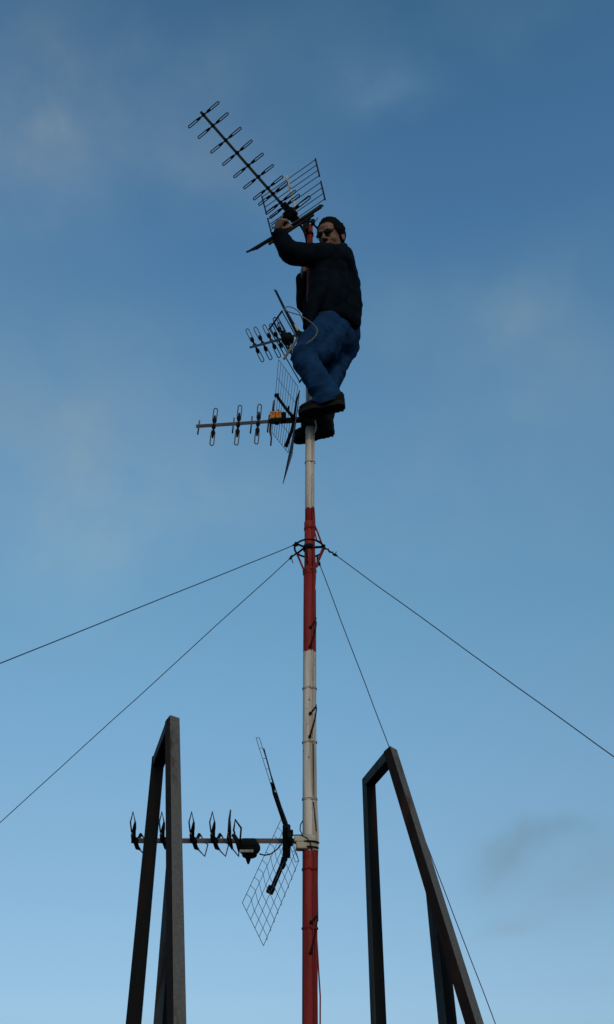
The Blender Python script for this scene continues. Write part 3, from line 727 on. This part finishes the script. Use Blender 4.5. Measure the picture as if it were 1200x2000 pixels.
# torso, hips, limbs under the clothes
CH = (SL + SR) / 2
PV = (HL + HR) / 2
limb(bm, [CH + Vector((.01, 0, -.05)), CH.lerp(PV, .5), PV + Vector((-.03, 0, .06))], [.10, .10, .085], 20)
limb(bm, [SL + Vector((.0, .04, 0)), SR + Vector((0, -.04, 0))], [.055, .055], 16)
limb(bm, [HL + Vector((-.03, 0, .0)), HR + Vector((-.03, 0, .0))], [.062, .062], 16)
for (a, b, c) in ((SL, EL, WL), (SR, ER, WR)): limb(bm, [a, a.lerp(b, .5), b, b.lerp(c, .5), c], [.05, .045, .036, .036, .026], 14)
for (a, b, c) in ((HL, KL, AL), (HR, KR, AR)): limb(bm, [a, a.lerp(b, .5), b, b.lerp(c, .4), c - Vector((0, 0, .015))], [.07, .062, .045, .042, .030], 14)
def hand(bm, W, f, n, side, curls, s=1.0):
    """W wrist, f towards the knuckles, n the way the palm faces, side the thumb's direction"""
    f = f.normalized(); n = (n - f * n.dot(f)).normalized(); side = (side - f * side.dot(f) - n * side.dot(n)).normalized()
    lens = [(.038, .024, .019), (.043, .027, .020), (.040, .025, .019), (.032, .019, .016)]
    for i in range(4):
        o_ = side * (.030 - .020 * i) * s
        k = W + f * (.088 - .005 * abs(i - 1)) * s + o_
        limb(bm, [W + o_ * .55, W + f * .045 * s + o_ * .85 - n * .002, k], [.0150 * s, .0145 * s, .0118 * s], 10)
        p = k; a = 0; pts = [k]
        for l, c in zip(lens[i], curls[i]):
            a += R_(c); p = p + (f * math.cos(a) + n * math.sin(a)) * l * s; pts.append(p)
        limb(bm, pts, [.0102 * s, .0094 * s, .0086 * s, .0074 * s], 10)
    t0 = W + f * .022 * s + side * .022 * s + n * .006
    t1 = t0 + (side * .70 + f * .55 + n * .45).normalized() * .040 * s
    t2 = t1 + (f * .60 + n * .75 + side * .05).normalized() * .033 * s
    t3 = t2 + (n * .75 + f * .15 - side * .55).normalized() * .026 * s
    limb(bm, [t0, t1, t2, t3], [.0155 * s, .0125 * s, .0108 * s, .0090 * s], 10)
hand(bm, at(541, 455, 3.56), cvec(.30, .92, .20), cvec(.80, -.15, -.60), cvec(.55, -.3, .75), [(72, 88, 58), (76, 90, 60), (80, 92, 60), (84, 92, 60)], .86)
hand(bm, at(591, 548, 3.92), cvec(.1, .75, .65), cvec(1, .0, -.1), cvec(0, .6, -1), [(50, 60, 40), (54, 62, 42), (58, 64, 44), (62, 66, 44)], .95)
body = put('body', remesh(bm, 'body', .0036, 2), 'skin', person)
# hair: a cap with a ragged hairline
bm = NB()
ell(bm, hp(0, -.022, .040), hr * .083 * HS, hf * .102 * HS, hu * .104 * HS, 72, 50)
def local(p): d = p - HD; return d.dot(hr) / HS, d.dot(hf) / HS, d.dot(hu) / HS
dele = []
for f in bm.faces:
    x, y, z = local(f.calc_center_median()); nn_ = .006 * noise.noise(f.calc_center_median() * 70)
    keep = (z > .072 + nn_ + .006 * math.sin(x * 60) - max(0, .045 - y) * 1.1) if y > -.005 else (z > -.062 + nn_)
    if abs(x) > .040 and -.005 <= y < .050: keep = keep or z > -.030 + nn_ + (y + .005) * 1.25
    if not keep: dele.append(f)
bmesh.ops.delete(bm, geom=dele, context='FACES')
bmesh.ops.recalc_face_normals(bm, faces=bm.faces)
hm = bpy.data.meshes.new('hair'); bm.to_mesh(hm); bm.free()
displace(hm, lambda p, n_: .009 * noise.noise(p * 30) + .006 * noise.noise(p * 75) + .004 * noise.noise(p * 160))
ho = put('hair', hm, 'hair', person)
sm = ho.modifiers.new('s', 'SOLIDIFY'); sm.thickness = .018; sm.offset = -1
for p in hm.polygons: p.use_smooth = True
# sunglasses
bm = NB()
for s in (1, -1):
    ell(bm, hp(s * .030, .094, .006), (hr * .0265 - hf * .006 * s) * HS, (hf * .006) * HS, hu * .0195 * HS, 20, 12)
put_l = put('sunglasses', bm, 'lens', person)
tube_b = NB(); tube(tube_b, [hp(-.010, .100, .010), hp(0, .104, .013), hp(.010, .100, .010)], .0028, 6); put('bridge', tube_b, 'black', put_l)
for sg in (1, -1):
    bm = NB(); tube(bm, [hp(sg * .055, .088, .012), hp(sg * .068, .070, .012), hp(sg * .080, .0, .008), hp(sg * .078, -.012, .000)], .0016, 6); put('temple_arm', bm, 'black', put_l)

# jacket
def st(px, py, Y, a, b, tilt=0): return (at(px, py, Y), Vector((a, 0, tilt)), Vector((0, b, 0)))
bm = NB()
loft(bm, [st(660, 640, 3.96, .118, .135, -.01), st(660, 632, 3.96, .134, .160, -.01), st(663, 600, 3.95, .136, .165), st(660, 560, 3.93, .134, .17), st(656, 527, 3.91, .130, .165),
          st(656, 507, 3.90, .116, .125), st(656, 500, 3.89, .078, .09), st(662, 492, 3.91, .050, .052), st(664, 489, 3.91, .044, .046)])
limb(bm, [SL + Vector((.005, .05, -.02)), SL, at(620, 500, 3.67), EL + Vector((0, 0, .002)), at(555, 475, 3.58), at(547, 461, 3.565), WL - (WL - EL).normalized() * .012], [.080, .080, .074, .066, .055, .048, .043])
limb(bm, [SR, at(618, 572, 4.02), ER, at(592, 572, 3.95), WR + (WR - ER).normalized() * .004], [.085, .068, .056, .044, .040])
limb(bm, [at(632, 505, 3.72), at(627, 556, 3.725), at(612, 596, 3.72), at(603, 636, 3.725)], [.075, .068, .044, .020])
limb(bm, [at(648, 520, 3.78), at(646, 580, 3.79), at(640, 612, 3.80)], [.10, .10, .07])
limb(bm, [at(618, 550, 3.96), at(603, 592, 3.93), at(600, 638, 3.92)], [.05, .038, .024])
limb(bm, [at(640, 600, 3.86), at(676, 600, 3.86)], [.09, .075])
limb(bm, [at(666, 494, 3.86), at(671, 487, 3.89), at(671, 483, 3.94)], [.016, .024, .026])
limb(bm, [at(636, 606, 3.80), at(668, 611, 3.80), at(690, 628, 3.86)], [.048, .050, .048])
jm = remesh(bm, 'jacket', .0065, 4)
zh = PV.z
def jd(p, n_):
    q = noise.noise(p * 8) * .010 + noise.noise(p * 21) * .0042
    u = p.z * 40 + 2.0 * noise.noise(p * 6); q += .006 * ((1 - abs(math.sin(u))) ** 2 - .3) * (.4 + .8 * noise.noise(p * 6))
    u = (p - EL).length * 45 + 2.5 * noise.noise(p * 8); q += .008 * ((1 - abs(math.sin(u))) ** 2 - .3) * math.exp(-((p - EL).length / .13) ** 2)
    return q
displace(jm, jd)
jk = put('jacket', jm, 'jacket', person)
bm = NB(); tube(bm, [WL + (WL - EL).normalized() * .004 + (cvec(1, .15, 0) * math.cos(a) + cvec(0, .3, -1) * math.sin(a)) * .038 for a in [j * math.pi / 9 for j in range(18)]], .008, 8, closed=True)
put('cuff', bm, 'jacket', jk)

# jeans
CD = cvec(.34, -.94, -.10).normalized()            # which way the cuff of the near leg hangs
bm = NB()
limb(bm, [HL + Vector((.0, .03, .07)), HR + Vector((0, -.03, .07))], [.100, .100])
limb(bm, [HL + Vector((.008, .02, .0)), HR + Vector((.0, -.02, .01))], [.096, .090])
limb(bm, [KR + Vector((.022, 0, .012)), KR + Vector((.016, 0, -.03))], [.060, .046])
limb(bm, [HL.lerp(KL, .62), HR.lerp(KR, .62)], [.062, .062])
limb(bm, [HL + Vector((-.02, 0, .06)), HL.lerp(KL, .35), HL.lerp(KL, .7), KL, KL.lerp(AL, .35), KL.lerp(AL, .7), AL + Vector((0, 0, .012)), AL + CD * .016, AL + CD * .030], [.105, .096, .084, .077, .067, .066, .075, .083, .086], 24, True)
limb(bm, [at(640, 634, 3.82), at(616, 662, 3.72), KL], [.085, .070, .070])
limb(bm, [HR, HR.lerp(KR, .5), KR, KR.lerp(AR, .3), KR.lerp(AR, .6), KR.lerp(AR, .85)], [.092, .076, .066, .056, .048, .045], 24, True)
jm = remesh(bm, 'jeans', .0055, 3)
la = (AL - KL).normalized()
def ridge(p, ax, f, ph):                         # creases: sharp, wandering, broken
    u = p.dot(ax) * f + 2.4 * noise.noise(p * 7 + Vector((ph, 0, 0))) + ph
    k = 1 - abs(math.sin(u)); return (k ** 1.6 - .40) * (.45 + .9 * max(-.4, noise.noise(p * 11 + Vector((0, ph, 0)))))
def jf(p, n_):
    q = noise.noise(p * 8) * .006 + noise.noise(p * 22) * .0050 + noise.noise(Vector((p.x * 14, p.y * 14, p.z * 48))) * .0035
    q += .019 * ridge(p, la + Vector((.5, .2, 0)), 34, 1) * math.exp(-((p - KL).length / .12) ** 2)
    q += .028 * ridge(p, la + Vector((-.4, .1, .2)), 42, 2) * math.exp(-((p - AL).length / .13) ** 2)
    q += .022 * ridge(p, Vector((.7, .2, .7)), 26, 3) * math.exp(-((p - HL.lerp(KL, .35)).length / .17) ** 2)
    q += .026 * ridge(p, Vector((-.3, .2, .9)), 30, 4) * math.exp(-((p - KR).length / .15) ** 2)
    q += .016 * ridge(p, Vector((.2, .6, .7)), 24, 5) * math.exp(-((p - HR).length / .15) ** 2)
    return q
displace(jm, jf)
put('jeans', jm, 'jeans', person)
bm = NB()                                        # turned hem round the near ankle
a_, b_ = frame_of(CD); hc = AL + CD * .026
tube(bm, [hc + (a_ * math.cos(t_) + b_ * math.sin(t_)) * (.0830 + .002 * math.sin(t_ * 5)) for t_ in [j * math.pi / 14 for j in range(28)]], .0045, 6, closed=True)
hem = put('hem', bm, 'jeans', person)
# boots
def boot(heel, toe, shaft_top, name='boot'):
    d = (toe - heel); l = d.length; d.normalize(); u = Vector((0, 0, 1)); u = (u - d * u.dot(d)).normalized(); s = d.cross(u)
    P = lambda x, y, z: heel + d * x * l + s * y + u * z
    bm = NB()
    sc = [(-.10, .026), (-.02, .034), (.15, .036), (.4, .034), (.65, .043), (.85, .047), (1.0, .042), (1.1, .026)]
    loft(bm, [(P(x, 0, .052 if x < .3 else .046 - .012 * (x > .8)), s * w, u * (.040 if x < .5 else .034 - .010 * (x > .9))) for x, w in sc], 24)
    limb(bm, [P(.14, 0, .045), P(.18, 0, .062), shaft_top], [.045, .044, .042])
    limb(bm, [P(.34, 0, .06), shaft_top], [.044, .040])
    limb(bm, [P(.2, 0, .085), P(.55, 0, .066), P(.85, 0, .050)], [.038, .032, .028])
    bo = put(name, remesh(bm, 'boot', .005, 3), 'boot', person)
    bm = NB()
    n = 26; top, bot = [], []
    out2 = []
    for k in range(n):
        a = 2 * math.pi * k / n; x = .5 + .64 * math.cos(a); wv = .040 * (1 - .20 * math.exp(-((x - .38) / .2) ** 2)) * (1 if x < .5 else 1.14)
        y = wv * (1 if math.sin(a) > 0 else -1) * abs(math.sin(a)) ** .55
        out2.append((x, y))
    lo = [bm.verts.new(P(x, y, .0 if x < .28 or x > .42 else .008)) for x, y in out2]; hi = [bm.verts.new(P(x, y * 1.03, .026)) for x, y in out2]
    for k in range(n): bm.faces.new((lo[k], lo[(k + 1) % n], hi[(k + 1) % n], hi[k]))
    bm.faces.new(lo[::-1]); bm.faces.new(hi)
    for k in range(9):                                   # tread bars
        x = -.02 + k * .125
        if .28 < x < .42: continue
        box(bm, P(x, 0, -.0005), s * .034, d * .006, u * .002, .0008)
    put('sole', bm, 'sole', bo)
boot(at(664, 796, 3.61), at(594, 812, 3.68), AL + Vector((.0, 0, -.035)))
boot(at(644, 846, 3.85), at(581, 861, 3.92), AR + Vector((.01, 0, .0)))

# loose cable hanging by the man's thigh
bm = NB()
pts = [(592, 628, 3.70), (586, 611, 3.66), (577, 603, 3.64), (567, 599, 3.64), (559, 599, 3.64), (556, 603, 3.64), (561, 608, 3.64), (570, 611, 3.63), (585, 615, 3.62), (597, 622, 3.62), (610, 631, 3.62), (619, 640, 3.61), (620.5, 648, 3.61), (616, 658, 3.605), (608, 665, 3.60), (600, 670, 3.60), (596, 675, 3.61), (599, 682, 3.66)]
P = [at(*p) for p in pts]
for _ in range(2):
    Q = [P[0]]
    for a, b in zip(P, P[1:]): Q += [a.lerp(b, .25), a.lerp(b, .75)]
    P = Q + [P[-1]]
tube(bm, P, .0029, 8)
tag(put('coaxial_cable', bm, 'cable'), 'loose pale coaxial cable looping across the blue jeans', 'cable')
